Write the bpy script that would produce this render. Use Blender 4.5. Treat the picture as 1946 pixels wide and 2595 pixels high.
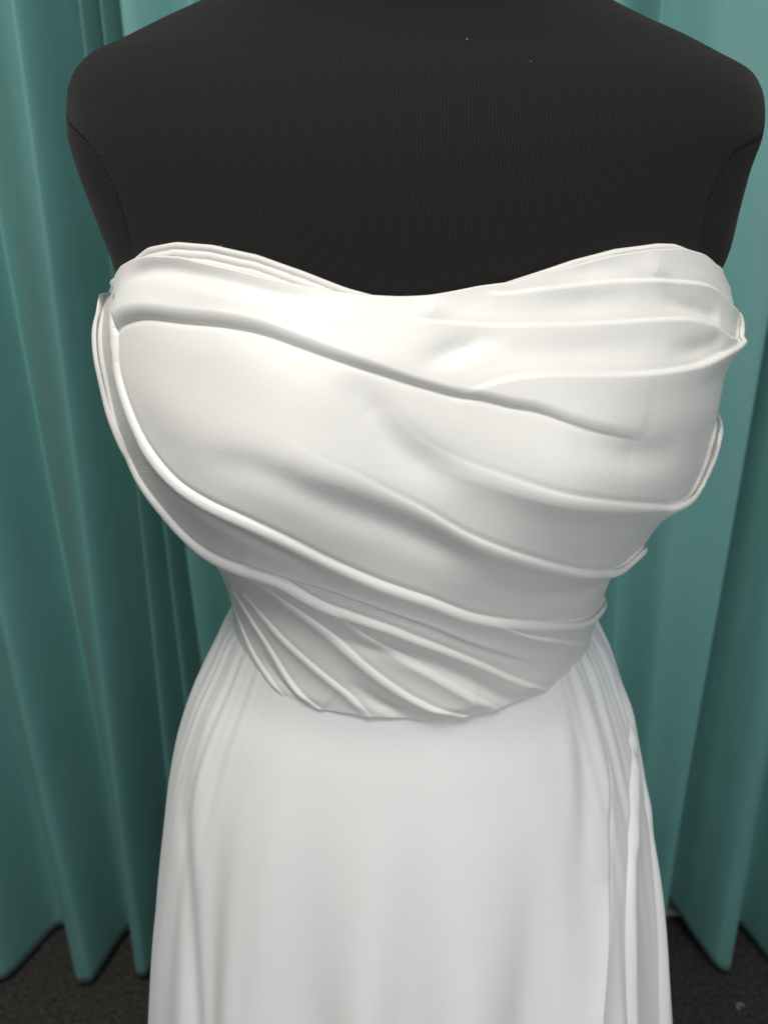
import bpy, bmesh, math, random
import numpy as np
from mathutils import Vector

# ------------------------------------------------------------------ camera, world, light
for o in list(bpy.data.objects):
    bpy.data.objects.remove(o)
scene = bpy.context.scene
COL = scene.collection
cam_data = bpy.data.cameras.new('camera')
cam_data.sensor_fit = 'VERTICAL'
cam_data.sensor_height = 24.0
cam_data.lens = 24.0 * 1950.0 / 2595.0
cam_data.clip_start = 0.01
cam_data.clip_end = 60.0
cam_data.dof.use_dof = True
cam_data.dof.focus_distance = 0.41
cam_data.dof.aperture_fstop = 5.6
cam = bpy.data.objects.new('camera', cam_data)
COL.objects.link(cam)
cam.location = (0.0, -0.49, 1.31)
cam.rotation_euler = (math.radians(70.0), 0.0, 0.0)
scene.camera = cam

world = bpy.data.worlds.new('World')
scene.world = world
world.use_nodes = True
bg = world.node_tree.nodes['Background']
bg.inputs['Color'].default_value = (0.80, 0.86, 0.95, 1)
bg.inputs['Strength'].default_value = 0.13


def area_light(name, loc, target, size, power, color):
    d = bpy.data.lights.new(name, 'AREA')
    d.shape = 'RECTANGLE'
    d.size, d.size_y = size
    d.energy = power
    d.color = color
    o = bpy.data.objects.new(name, d)
    COL.objects.link(o)
    o.location = loc
    o.rotation_euler = (Vector(target) - Vector(loc)).to_track_quat('-Z', 'Y').to_euler()
    return o


area_light('ceiling_lamp', (-0.35, -0.70, 2.75), (0.0, 0.0, 1.1), (1.2, 0.6), 28, (1.0, 0.96, 0.895))
area_light('window_light', (0.8, -2.3, 1.55), (0.0, 0.2, 1.05), (1.6, 1.7), 21, (0.93, 0.965, 1.0))

vs = scene.view_settings
vs.view_transform = 'Standard'
vs.look = 'None'
vs.exposure = 0.0
vs.gamma = 1.0
vs.use_curve_mapping = False

# ------------------------------------------------------------------ body shapes (metres)
XB = 0.019                                   # the torso's axis in x; its y is 0


def tab(z, rows):
    r = sorted(rows)
    zs = np.array([a[0] for a in r]); vs_ = np.array([a[1] for a in r])
    # smooth cubic (Catmull-Rom / Hermite) through the table
    m = np.gradient(vs_, zs)
    z = np.clip(z, zs[0], zs[-1])
    i = np.clip(np.searchsorted(zs, z) - 1, 0, len(zs) - 2)
    h = zs[i + 1] - zs[i]; t = (z - zs[i]) / h
    return ((2*t**3 - 3*t**2 + 1) * vs_[i] + (t**3 - 2*t**2 + t) * h * m[i]
            + (-2*t**3 + 3*t**2) * vs_[i + 1] + (t**3 - t**2) * h * m[i + 1])


BOD_L = [(1.00, .124), (1.035, .1235), (1.06, .1235), (1.08, .1235), (1.10, .128), (1.122, .1385), (1.15, .1600),
         (1.17, .1720), (1.19, .1785), (1.21, .1835), (1.23, .1855), (1.25, .1870), (1.265, .1860), (1.28, .1840), (1.32, .181)]
BOD_R = [(1.00, .124), (1.035, .1235), (1.06, .1245), (1.08, .1265), (1.10, .1310), (1.12, .1375), (1.14, .1540),
         (1.16, .1690), (1.18, .1770), (1.20, .1805), (1.23, .1860), (1.25, .1870), (1.265, .1860), (1.28, .1840), (1.32, .181)]
BOD_F = [(1.00, .108), (1.04, .108), (1.08, .111), (1.11, .116), (1.14, .1235), (1.17, .130), (1.20, .1325),
         (1.23, .1275), (1.25, .120), (1.28, .104), (1.31, .094)]


def sgnpow(a, e):
    return np.sign(a) * np.abs(a) ** e


def bodice_base(ph, z):
    s, c = np.sin(ph), np.cos(ph)
    w = np.where(s < 0, tab(z, BOD_L), tab(z, BOD_R))
    xf = sgnpow(s, .93)
    x = w * xf
    df = tab(z, BOD_F)
    lobe = np.exp(-((np.abs(x) - .082) / .050) ** 2) * np.exp(-((z - 1.195) / .045) ** 2) * .012
    valley = -np.exp(-(x / .040) ** 2) * np.exp(-((z - 1.215) / .05) ** 2) * .004
    y = np.where(c > 0, -(df * sgnpow(np.maximum(c, 0), .90) + (lobe + valley) * np.maximum(c, 0)), -c * .105)
    return np.stack([XB + x, y, z + 0 * x], -1)


SK_L = [(-.02, .37), (.0, .365), (.3, .29), (.5, .25), (.70, .2146), (.815, .2000), (.878, .1890), (.92, .1813), (.965, .170), (1.0045, .155), (1.0326, .1406), (1.055, .1295), (1.072, .1190), (1.09, .112)]
SK_R = [(-.02, .37), (.0, .365), (.3, .29), (.5, .25), (.70, .2172), (.81, .1994), (.89, .1835), (.945, .1700), (.97, .1625), (.995, .1546), (1.018, .146), (1.04, .1372), (1.055, .129), (1.072, .1190), (1.09, .112)]
SK_F = [(-.02, .36), (.0, .355), (.3, .285), (.5, .24), (.7, .197), (.8, .176), (.9, .151), (.96, .133), (1.0, .119), (1.03, .1085), (1.045, .1055), (1.07, .103), (1.09, .100)]


def skirt_base(ph, z):
    s, c = np.sin(ph), np.cos(ph)
    w = np.where(s < 0, tab(z, SK_L), tab(z, SK_R))
    x = w * sgnpow(s, .95)
    df = tab(z, SK_F)
    y = np.where(c > 0, -df * sgnpow(np.maximum(c, 0), .93), -c * (df + .0))
    return np.stack([XB + x, y, z + 0 * x], -1)


MQ_L = [(.80, .155), (.90, .15), (1.0, .118), (1.05, .112), (1.10, .118), (1.15, .145), (1.20, .168), (1.25, .174), (1.28, .1775), (1.295, .1825), (1.323, .191),
        (1.341, .1965), (1.363, .2005), (1.377, .1995), (1.393, .1965), (1.4024, .1910), (1.409, .184), (1.418, .165), (1.429, .142), (1.442, .112), (1.46, .080), (1.48, .064), (1.52, .058), (1.56, .058)]
MQ_R = [(.80, .155), (.90, .15), (1.0, .118), (1.05, .112), (1.10, .118), (1.15, .145), (1.20, .168), (1.25, .174), (1.28, .1785), (1.295, .1845), (1.323, .189),
        (1.341, .1920), (1.363, .1970), (1.377, .1965), (1.390, .1930), (1.400, .1855), (1.409, .169), (1.420, .147), (1.429, .126), (1.442, .100), (1.46, .076), (1.48, .064), (1.52, .058), (1.56, .058)]
MQ_F = [(.80, .12), (.90, .12), (1.0, .095), (1.05, .092), (1.10, .097), (1.15, .106), (1.20, .106), (1.25, .098), (1.28, .091), (1.32, .083), (1.36, .072), (1.39, .061), (1.41, .052), (1.43, .046), (1.46, .045), (1.52, .046), (1.56, .046)]
MQ_B = [(.80, .13), (.90, .12), (1.0, .085), (1.05, .08), (1.15, .085), (1.25, .09), (1.32, .088), (1.36, .082), (1.40, .07), (1.43, .062), (1.47, .058), (1.56, .056)]


def torso_base(ph, z):
    s, c = np.sin(ph), np.cos(ph)
    zz = np.where(z > 1.35, 1.35 + (z - 1.35) / .86, z)
    w = np.where(s < 0, tab(zz, MQ_L), tab(zz, MQ_R)) - .003
    x = w * sgnpow(s, .93)
    y = np.where(c > 0, -tab(zz, MQ_F) * sgnpow(np.maximum(c, 0), .82), -c * tab(zz, MQ_B))
    return np.stack([XB + x, y, z + 0 * x], -1)


def normals(base, ph, z):
    e = 1e-4
    a = base(ph + e, z) - base(ph - e, z)
    b = base(ph, z + e) - base(ph, z - e)
    n = np.cross(a, b)
    return n / np.maximum(np.linalg.norm(n, axis=-1, keepdims=True), 1e-12)


# fold lines as they run over the cloth: each point is (angle round the body in degrees, height in metres)
C = {
    'seam_l': [(-84.03, 1.3745), (-64.34, 1.3578), (-58.71, 1.3447), (-56.36, 1.331), (-56.21, 1.3171), (-56.83, 1.3055), (-59.18, 1.2937)],
    'seam_r': [(81.53, 1.3622999999999998), (61.52, 1.3518), (56.21, 1.34), (53.08, 1.3263), (52.77, 1.3126), (53.24, 1.3034), (55.43, 1.2926)],
    'top': [(-66.68, 1.2783), (-66.06, 1.2861), (-61.21, 1.2925), (-55.11, 1.2963), (-48.55, 1.2982), (-40.88, 1.2977), (-29.63, 1.2923), (-21.19, 1.2871), (-13.68, 1.2831), (-7.58, 1.2809), (-3.05, 1.2802), (0.23, 1.2807), (4.46, 1.2833), (7.43, 1.2852), (11.96, 1.2866), (21.03, 1.2934), (29.0, 1.2986), (38.23, 1.3015), (47.14, 1.3017), (54.96, 1.2984), (63.56, 1.2901), (70.59, 1.2819)],
    'band': [(-63.09, 1.2887), (-57.15, 1.2974), (-51.67, 1.3033), (-43.23, 1.3062), (-34.47, 1.305), (-25.41, 1.3005), (-17.43, 1.2932), (-10.24, 1.2854), (-4.92, 1.2812), (-0.7, 1.2805), (8.52, 1.2854), (13.99, 1.2904), (22.9, 1.2982), (31.04, 1.3031), (41.04, 1.3055), (45.89, 1.3052), (50.73, 1.3022), (56.52, 1.2974)],
    'waist': [(-77.47, 1.0597), (-58.4, 1.0441), (-48.7, 1.0418), (-39.63, 1.0422), (-32.29, 1.0429), (-24.0, 1.0425), (-17.28, 1.0427), (-6.96, 1.0422), (1.8, 1.0415), (8.83, 1.042), (14.62, 1.0429), (24.0, 1.0453), (32.44, 1.0486), (43.07, 1.0472), (53.55, 1.0476), (59.8, 1.0519), (66.21, 1.0594)],
    'p_R1': [(7.11, 1.2974), (7.11, 1.2852), (8.99, 1.2828), (11.8, 1.2824), (19.15, 1.2847), (27.44, 1.2871), (37.29, 1.2871), (50.73, 1.2849), (58.71, 1.2809), (68.25, 1.2717), (150, 1.25), (150, 0.95), (4, 0.95)],
    'p_R2': [(-60.43, 1.2748), (-48.08, 1.2783), (-29.47, 1.2805), (-18.06, 1.2746), (-9.46, 1.2715), (-5.55, 1.2706), (-0.7, 1.2698), (5.08, 1.2687), (12.27, 1.2675), (18.68, 1.2673), (26.81, 1.2677), (36.51, 1.268), (46.51, 1.2673), (54.96, 1.2632), (62.15, 1.2564), (150, 1.25), (150, 0.95), (-150, 0.95), (-150, 1.262)],
    'p_R3': [(2.11, 1.2043), (2.11, 1.2356), (6.18, 1.2392), (9.93, 1.243), (14.77, 1.2451), (22.12, 1.2448), (30.72, 1.2441), (39.17, 1.2441), (48.86, 1.2453), (58.24, 1.2484), (69.97, 1.2522), (73.87, 1.2581), (150, 1.25), (150, 0.95), (4, 0.95)],
    'p_A': [(-60.58, 1.2573), (-56.36, 1.2632), (-48.86, 1.267), (-38.7, 1.2665), (-30.72, 1.2658), (-23.84, 1.2632), (-17.59, 1.2581), (-11.96, 1.2526), (-6.8, 1.2474), (-3.05, 1.2432), (0.23, 1.2394), (3.67, 1.2359), (7.43, 1.2342), (11.34, 1.2312), (15.4, 1.229), (20.56, 1.2236), (26.34, 1.2184), (37.13, 1.2104), (51.05, 1.2014), (69.5, 1.2029), (150, 1.19), (150, 0.9), (-150, 0.9), (-150, 1.262)],
    'p_R4': [(-8.36, 1.2496), (-4.92, 1.2371), (-1.95, 1.222), (1.33, 1.2121), (5.08, 1.2059), (11.96, 1.1988), (19.31, 1.192), (28.38, 1.1856), (42.14, 1.1755), (52.45, 1.1694), (66.37, 1.1698), (68.56, 1.1833), (69.5, 1.2005), (150, 1.18), (150, 0.95), (-4, 0.95)],
    'p_R5': [(-54.02, 1.2163), (-36.51, 1.2229), (-26.97, 1.2246), (-20.56, 1.2206), (-14.93, 1.2092), (-9.62, 1.201), (-5.08, 1.192), (-1.02, 1.1842), (5.71, 1.1705), (13.84, 1.1597), (24.62, 1.1479), (35.88, 1.1382), (50.73, 1.1309), (58.71, 1.1368), (150, 1.12), (150, 0.95), (-150, 0.95)],
    'p_L2': [(-64.81, 1.2753), (-62.15, 1.2661), (-59.49, 1.2576), (-59.02, 1.2389), (-55.58, 1.2206), (-50.58, 1.2029), (-43.54, 1.1889), (-36.82, 1.1823), (-29.0, 1.1762), (-21.81, 1.1668), (-14.62, 1.1529), (-6.96, 1.1401), (-0.55, 1.1314), (8.68, 1.1186), (14.46, 1.1132), (20.56, 1.109), (36.19, 1.0988), (51.05, 1.0903), (65.59, 1.0868), (150, 1.07), (150, 0.95), (-150, 0.95), (-150, 1.26)],
    'p_R7': [(14.62, 1.0899), (14.46, 1.1125), (21.03, 1.1033), (28.38, 1.0948), (40.73, 1.0833), (66.68, 1.0583), (150, 1.05), (150, 0.95), (20, 0.95)],
    'p_L3': [(-65.74, 1.2809), (-77.63, 1.2743), (-77.0, 1.2647), (-74.66, 1.2368), (-73.41, 1.2132), (-69.03, 1.1816), (-60.58, 1.1646), (-55.58, 1.1498), (-49.02, 1.1422), (-38.7, 1.1392), (-29.16, 1.1361), (-21.5, 1.1231), (-14.15, 1.1165), (-5.08, 1.1078), (1.49, 1.0984), (15.24, 1.08), (25.56, 1.0653), (41.35, 1.0458), (42.29, 1.0351), (40, 0.95), (-150, 0.95), (-150, 1.27)],
    'p_L4': [(-45.58, 1.129), (-37.76, 1.1319), (-36.66, 1.1267), (-28.69, 1.1151), (-21.03, 1.1005), (-11.65, 1.0807), (-2.42, 1.063), (3.83, 1.0521), (11.34, 1.0441), (14.77, 1.0422), (15.56, 1.0307), (30, 0.95), (-150, 0.95), (-150, 1.09)],
    'p_L5': [(-63.87, 1.1094), (-58.71, 1.1083), (-53.71, 1.1031), (-46.04, 1.0856), (-35.41, 1.0604), (-28.85, 1.0481), (-24.16, 1.0418), (-24.0, 1.0304), (-20, 0.95), (-150, 0.95), (-150, 1.07)],
    'p_side': [(49.64, 1.0539), (49.64, 1.0502), (51.83, 1.0424), (52.61, 1.0163), (51.99, 0.9857), (47.3, 0.9518), (43.86, 0.9212), (37.6, 0.8608), (35.26, 0.8338), (60, 0.0), (180, 0.0), (180, 1.08)],
}
REGIONS = ['p_R1', 'p_R2', 'p_R3', 'p_A', 'p_R4', 'p_R5', 'p_L2', 'p_R7', 'p_L3', 'p_L4', 'p_L5']
BODICE_FOLDS = [
    {'kind': 'edge', 'over': 'above', 'pts': [(-60.58, 1.2573), (-56.36, 1.2632), (-48.86, 1.267), (-38.7, 1.2665), (-30.72, 1.2658), (-23.84, 1.2632), (-17.59, 1.2581), (-11.96, 1.2526), (-6.8, 1.2474), (-3.05, 1.2432), (0.23, 1.2394), (3.67, 1.2359), (7.43, 1.2342), (11.34, 1.2312), (15.4, 1.229), (20.56, 1.2236), (26.34, 1.2184), (37.13, 1.2104)], 'amp': [(0, 2.4), (0.04, 2.7), (0.3, 2.5), (0.6, 2.0), (0.75, 1.6), (0.9, 1.0), (1, 0)], 'r': [(0, 8), (0.3, 6), (0.6, 4), (1, 6)], 'L': 18, 'g': 0.1, 's': 0, 'b': 0.35, 'c': 9},
    {'kind': 'edge', 'over': 'below', 'pts': [(7.11, 1.2852), (8.99, 1.2828), (11.8, 1.2824), (19.15, 1.2847), (27.44, 1.2871), (37.29, 1.2871), (50.73, 1.2849), (58.71, 1.2809), (68.25, 1.2717), (78.25, 1.2677), (92.25, 1.2637), (110.25, 1.2637)], 'amp': [(0, 0), (0.1, 0.8), (0.5, 1.2), (0.75, 1.8), (1, 1.8)], 'r': 2.2, 'L': 10, 's': 1.1, 'sw': 9},
    {'kind': 'edge', 'over': 'below', 'pts': [(-5.55, 1.2706), (-0.7, 1.2698), (5.08, 1.2687), (12.27, 1.2675), (18.68, 1.2673), (26.81, 1.2677), (36.51, 1.268), (46.51, 1.2673), (54.96, 1.2632), (62.15, 1.2564), (72.15, 1.2524), (86.15, 1.2484), (104.15, 1.2484)], 'amp': [(0, 0), (0.2, 0.8), (0.6, 1.2), (0.75, 1.8), (1, 1.8)], 'r': 2.4, 'L': 10, 's': 1.3, 'sw': 10},
    {'kind': 'edge', 'over': 'below', 'pts': [(2.11, 1.2356), (6.18, 1.2392), (9.93, 1.243), (14.77, 1.2451), (22.12, 1.2448), (30.72, 1.2441), (39.17, 1.2441), (48.86, 1.2453), (58.24, 1.2484), (69.97, 1.2522), (73.87, 1.2581), (83.87, 1.2641), (97.87, 1.2691), (115.87, 1.2711)], 'lap': [(0, 0), (0.5, 0.2), (0.7, 0.8), (1, 0.8)], 'amp': [(0, 0), (0.15, 1.0), (0.6, 1.5), (0.75, 1.7), (0.88, 2.0), (1, 1.2)], 'r': 2.6, 'L': 11, 's': 1.5, 'sw': 12},
    {'kind': 'edge', 'over': 'below', 'pts': [(-4.92, 1.2371), (-1.95, 1.222), (1.33, 1.2121), (5.08, 1.2059), (11.96, 1.1988), (19.31, 1.192), (28.38, 1.1856), (42.14, 1.1755), (52.45, 1.1694), (66.37, 1.1698), (68.56, 1.1833), (69.5, 1.2005), (79.5, 1.2065), (93.5, 1.2115), (111.5, 1.2135)], 'lap': [(0, 0), (0.4, 0.2), (0.55, 0.7), (1, 0.8)], 'amp': [(0, 0), (0.25, 1.1), (0.5, 1.5), (0.65, 1.7), (0.8, 1.6), (1, 1.2)], 'r': [(0, 9), (0.3, 6), (0.45, 3), (1, 2.4)], 'L': 10, 's': 2.0, 'sw': 13},
    {'kind': 'edge', 'over': 'below', 'pts': [(-20.56, 1.2206), (-14.93, 1.2092), (-9.62, 1.201), (-5.08, 1.192), (-1.02, 1.1842), (5.71, 1.1705), (13.84, 1.1597), (24.62, 1.1479), (35.88, 1.1382), (50.73, 1.1309), (58.71, 1.1368), (68.71000000000001, 1.1328), (82.71000000000001, 1.1288), (100.71000000000001, 1.1288)], 'lap': [(0, 0), (0.45, 0.2), (0.65, 0.7), (1, 0.7)], 'amp': [(0, 0), (0.25, 1.3), (0.5, 1.8), (0.75, 1.5), (0.85, 1.4), (1, 1)], 'r': [(0, 10), (0.3, 7), (0.5, 4.5), (0.6, 3), (1, 2.4)], 'L': 9, 's': 2.0, 'sw': 11},
    {'kind': 'edge', 'over': 'below', 'pts': [(-64.81, 1.2753), (-62.15, 1.2661), (-59.49, 1.2576), (-59.02, 1.2389), (-55.58, 1.2206), (-50.58, 1.2029), (-43.54, 1.1889), (-36.82, 1.1823), (-29.0, 1.1762), (-21.81, 1.1668), (-14.62, 1.1529), (-6.96, 1.1401), (-0.55, 1.1314), (8.68, 1.1186), (14.46, 1.1132), (20.56, 1.109), (36.19, 1.0988), (51.05, 1.0903), (65.59, 1.0868), (75.59, 1.0868), (89.59, 1.0868), (107.59, 1.0868)], 'lap': [(0, 0.8), (0.25, 0.7), (0.5, 0.4), (0.7, 0.6), (1, 0.9)], 'amp': [(0, 1.6), (0.2, 2.2), (0.4, 1.8), (0.6, 1.3), (0.8, 1.3), (1, 1.6)], 'r': [(0, 4), (0.2, 5), (0.5, 5), (0.8, 3), (1, 2)], 'L': 9, 's': 1.1, 'sw': 11},
    {'kind': 'edge', 'over': 'below', 'pts': [(14.46, 1.1125), (21.03, 1.1033), (28.38, 1.0948), (40.73, 1.0833), (66.68, 1.0583)], 'amp': [(0, 0), (0.3, 0.8), (1, 1.2)], 'r': 1.6, 'L': 10, 's': 0.8, 'sw': 6},
    {'kind': 'edge', 'over': 'below', 'pts': [(-65.74, 1.2809), (-77.63, 1.2743), (-77.0, 1.2647), (-74.66, 1.2368), (-73.41, 1.2132), (-69.03, 1.1816), (-60.58, 1.1646), (-55.58, 1.1498), (-49.02, 1.1422), (-38.7, 1.1392), (-29.16, 1.1361), (-21.5, 1.1231), (-14.15, 1.1165), (-5.08, 1.1078), (1.49, 1.0984), (15.24, 1.08), (25.56, 1.0653), (41.35, 1.0458)], 'lap': [(0, 0.6), (0.5, 0.8), (0.65, 0.3), (1, 0.3)], 'amp': [(0, 2.6), (0.05, 3), (0.3, 3.2), (0.5, 2.6), (0.65, 1.4), (0.8, 1), (1, 0.9)], 'r': [(0, 5), (0.3, 6), (0.5, 6), (0.7, 4), (1, 2)], 'L': 7, 's': 0.8, 'sw': 9},
    {'kind': 'edge', 'over': 'below', 'pts': [(-37.76, 1.1319), (-36.66, 1.1267), (-28.69, 1.1151), (-21.03, 1.1005), (-11.65, 1.0807), (-2.42, 1.063), (3.83, 1.0521), (11.34, 1.0441), (14.77, 1.0422)], 'amp': [(0, 0), (0.15, 0.9), (0.6, 1.2), (1, 1.4)], 'r': [(0, 5), (0.6, 4.5), (1, 2)], 'L': 8, 's': 1.5, 'sw': 8},
    {'kind': 'edge', 'over': 'below', 'pts': [(-58.71, 1.1083), (-53.71, 1.1031), (-46.04, 1.0856), (-35.41, 1.0604), (-28.85, 1.0481), (-24.16, 1.0418)], 'amp': [(0, 0.5), (0.3, 0.9), (1, 1.2)], 'r': [(0, 4), (1, 2.2)], 'L': 7, 's': 1.4, 'sw': 7},
    {'kind': 'edge', 'over': 'above', 'pts': [(-37.6, 1.1425), (-33.38, 1.1389), (-24.31, 1.1335), (-13.99, 1.1257), (-2.42, 1.1128), (9.77, 1.0962), (20.09, 1.0842), (33.07, 1.0701)], 'amp': [(0, 0.6), (0.3, 1.2), (0.7, 0.9), (1, 0)], 'r': 3, 'L': 8, 's': 0, 'lap': [(0, 0.5), (0.4, 0.4), (1, 0)]},
    {'kind': 'edge', 'over': 'below', 'pts': [(-49.48, 1.113), (-44.01, 1.1033), (-35.73, 1.0882), (-25.72, 1.0724), (-16.18, 1.0568), (-9.46, 1.0389)], 'amp': [(0, 0.3), (0.3, 0.9), (1, 1)], 'r': 3.5, 'L': 7, 's': 1.2, 'sw': 6},
    {'kind': 'edge', 'over': 'below', 'pts': [(-71.53, 1.0911), (-65.43, 1.0863), (-55.27, 1.0701), (-43.7, 1.0543), (-34.32, 1.0377)], 'amp': [(0, 0.3), (0.3, 0.9), (1, 1)], 'r': 3, 'L': 6, 's': 1.2, 'sw': 5},
    {'kind': 'edge', 'over': 'below', 'pts': [(-20.09, 1.1236), (-11.65, 1.1019), (-2.11, 1.0854), (8.36, 1.067), (19.15, 1.0491), (26.97, 1.0356)], 'amp': [(0, 0), (0.3, 0.8), (0.7, 1), (1, 1)], 'r': 4, 'L': 8, 's': 1.3, 'sw': 7},
    {'kind': 'soft', 'pts': [(36.98, 1.2767), (46.83, 1.2724), (59.8, 1.2651)], 'amp': [(0, 0), (0.5, -1.6), (1, -1.6)], 'w': 4.5},
    {'kind': 'soft', 'pts': [(38.07, 1.2519), (49.33, 1.2519), (59.49, 1.2545)], 'amp': [(0, 0), (0.5, -1.6), (1, -1)], 'w': 5},
    {'kind': 'soft', 'pts': [(13.21, 1.2762), (22.12, 1.2769), (34.94, 1.2774)], 'amp': [(0, 0), (0.5, -1.2), (1, 0)], 'w': 7},
    {'kind': 'soft', 'pts': [(-2.42, 1.2496), (0.7, 1.2526), (4.92, 1.2573), (8.83, 1.2588)], 'amp': [(0, 0), (0.5, -1.6), (1, 0)], 'w': 5, 'cut': 0.4},
    {'kind': 'soft', 'pts': [(-66.06, 1.2765), (-62.93, 1.267), (-60.43, 1.2599)], 'amp': [(0, -3), (0.5, -4), (1, -3)], 'w': 3.5},
    {'kind': 'soft', 'pts': [(-60.12, 1.2748), (-57.46, 1.284), (-52.61, 1.2892), (-45.11, 1.2916), (-36.35, 1.2894), (-28.69, 1.2854), (-21.19, 1.2802), (-13.68, 1.2762), (-7.58, 1.2748)], 'amp': [(0, -2.4), (0.3, -2.2), (0.7, -1.4), (1, 0)], 'w': 5},
    {'kind': 'soft', 'pts': [(-48.08, 1.2783), (-40.26, 1.2793), (-29.63, 1.2805), (-21.81, 1.276), (-11.65, 1.272), (-4.92, 1.2701)], 'amp': [(0, 0), (0.3, 0.9), (1, 0.6)], 'w': 7},
    {'kind': 'soft', 'pts': [(-11.34, 1.2496), (-7.43, 1.2331), (-3.67, 1.2156), (1.49, 1.2019), (7.9, 1.1937)], 'amp': [(0, 0), (0.3, -2.2), (0.7, -2), (1, 0)], 'w': 9},
    {'kind': 'soft', 'pts': [(-41.51, 1.201), (-25.56, 1.2012), (-13.84, 1.1859), (-4.61, 1.1731), (3.21, 1.1597), (13.37, 1.1477)], 'amp': [(0, 0), (0.3, -1.8), (0.8, -2.4), (1, 0)], 'w': 9},
    {'kind': 'soft', 'pts': [(-0.7, 1.2536), (2.42, 1.2557), (7.43, 1.2609), (12.9, 1.2618)], 'amp': [(0, 0), (0.4, -1.6), (1, 0)], 'w': 7},
    {'kind': 'soft', 'pts': [(-2.42, 1.2807), (0.55, 1.2748), (5.08, 1.2694)], 'amp': [(0, 0), (0.5, 1.2), (1, 0)], 'w': 5, 'cut': 0.5},
    {'kind': 'soft', 'pts': [(33.69, 1.2998), (36.82, 1.2949), (40.26, 1.2897), (44.01, 1.2852)], 'amp': [(0, 0), (0.5, 1.2), (1, 0)], 'w': 6, 'cut': 0.4},
    {'kind': 'soft', 'pts': [(15.4, 1.289), (24.16, 1.292), (35.26, 1.2927)], 'amp': [(0, 0), (0.5, -1.6), (1, 0)], 'w': 6},
    {'kind': 'soft', 'pts': [(16.96, 1.2208), (24.94, 1.2125), (35.41, 1.2043), (51.67, 1.1986)], 'amp': [(0, 0), (0.5, -2.0), (1, 0)], 'w': 9},
    {'kind': 'soft', 'pts': [(4.92, 1.2538), (12.74, 1.2548), (24.62, 1.255), (38.07, 1.2548)], 'amp': [(0, 0), (0.5, -1.2), (1, 0)], 'w': 7},
    {'kind': 'soft', 'pts': [(7.11, 1.1422), (20.09, 1.1288), (37.91, 1.1163), (52.92, 1.1104)], 'amp': [(0, 0), (0.5, -1.5), (1, 0)], 'w': 7},
    {'kind': 'soft', 'pts': [(-19.15, 1.0705), (-12.43, 1.0578), (-4.14, 1.0446), (4.46, 1.0264)], 'amp': [(0, 0), (0.5, -1.8), (1, -1.8)], 'w': 4.5},
    {'kind': 'soft', 'pts': [(-29.47, 1.1099), (-17.9, 1.0953), (-4.3, 1.0885), (8.21, 1.0734), (21.81, 1.0514), (40.1, 1.0217)], 'amp': [(0, 0), (0.4, -1.8), (1, -1.2)], 'w': 5},
    {'kind': 'soft', 'pts': [(-49.64, 1.0698), (-41.04, 1.0564), (-32.44, 1.0439), (-24.78, 1.0283)], 'amp': [(0, 0), (0.5, -1.5), (1, -1.2)], 'w': 3.5},
    {'kind': 'soft', 'pts': [(-54.17, 1.188), (-42.29, 1.1736), (-32.29, 1.1628), (-22.12, 1.1505), (-12.59, 1.1354)], 'amp': [(0, -1), (0.4, -2), (1, 0)], 'w': 5},
    {'kind': 'soft', 'pts': [(-61.52, 1.2517), (-61.84, 1.2382), (-60.12, 1.2239), (-56.68, 1.2102), (-52.14, 1.1958)], 'amp': [(0, -2), (0.5, -2.5), (1, 0)], 'w': 2.4},
]
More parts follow.
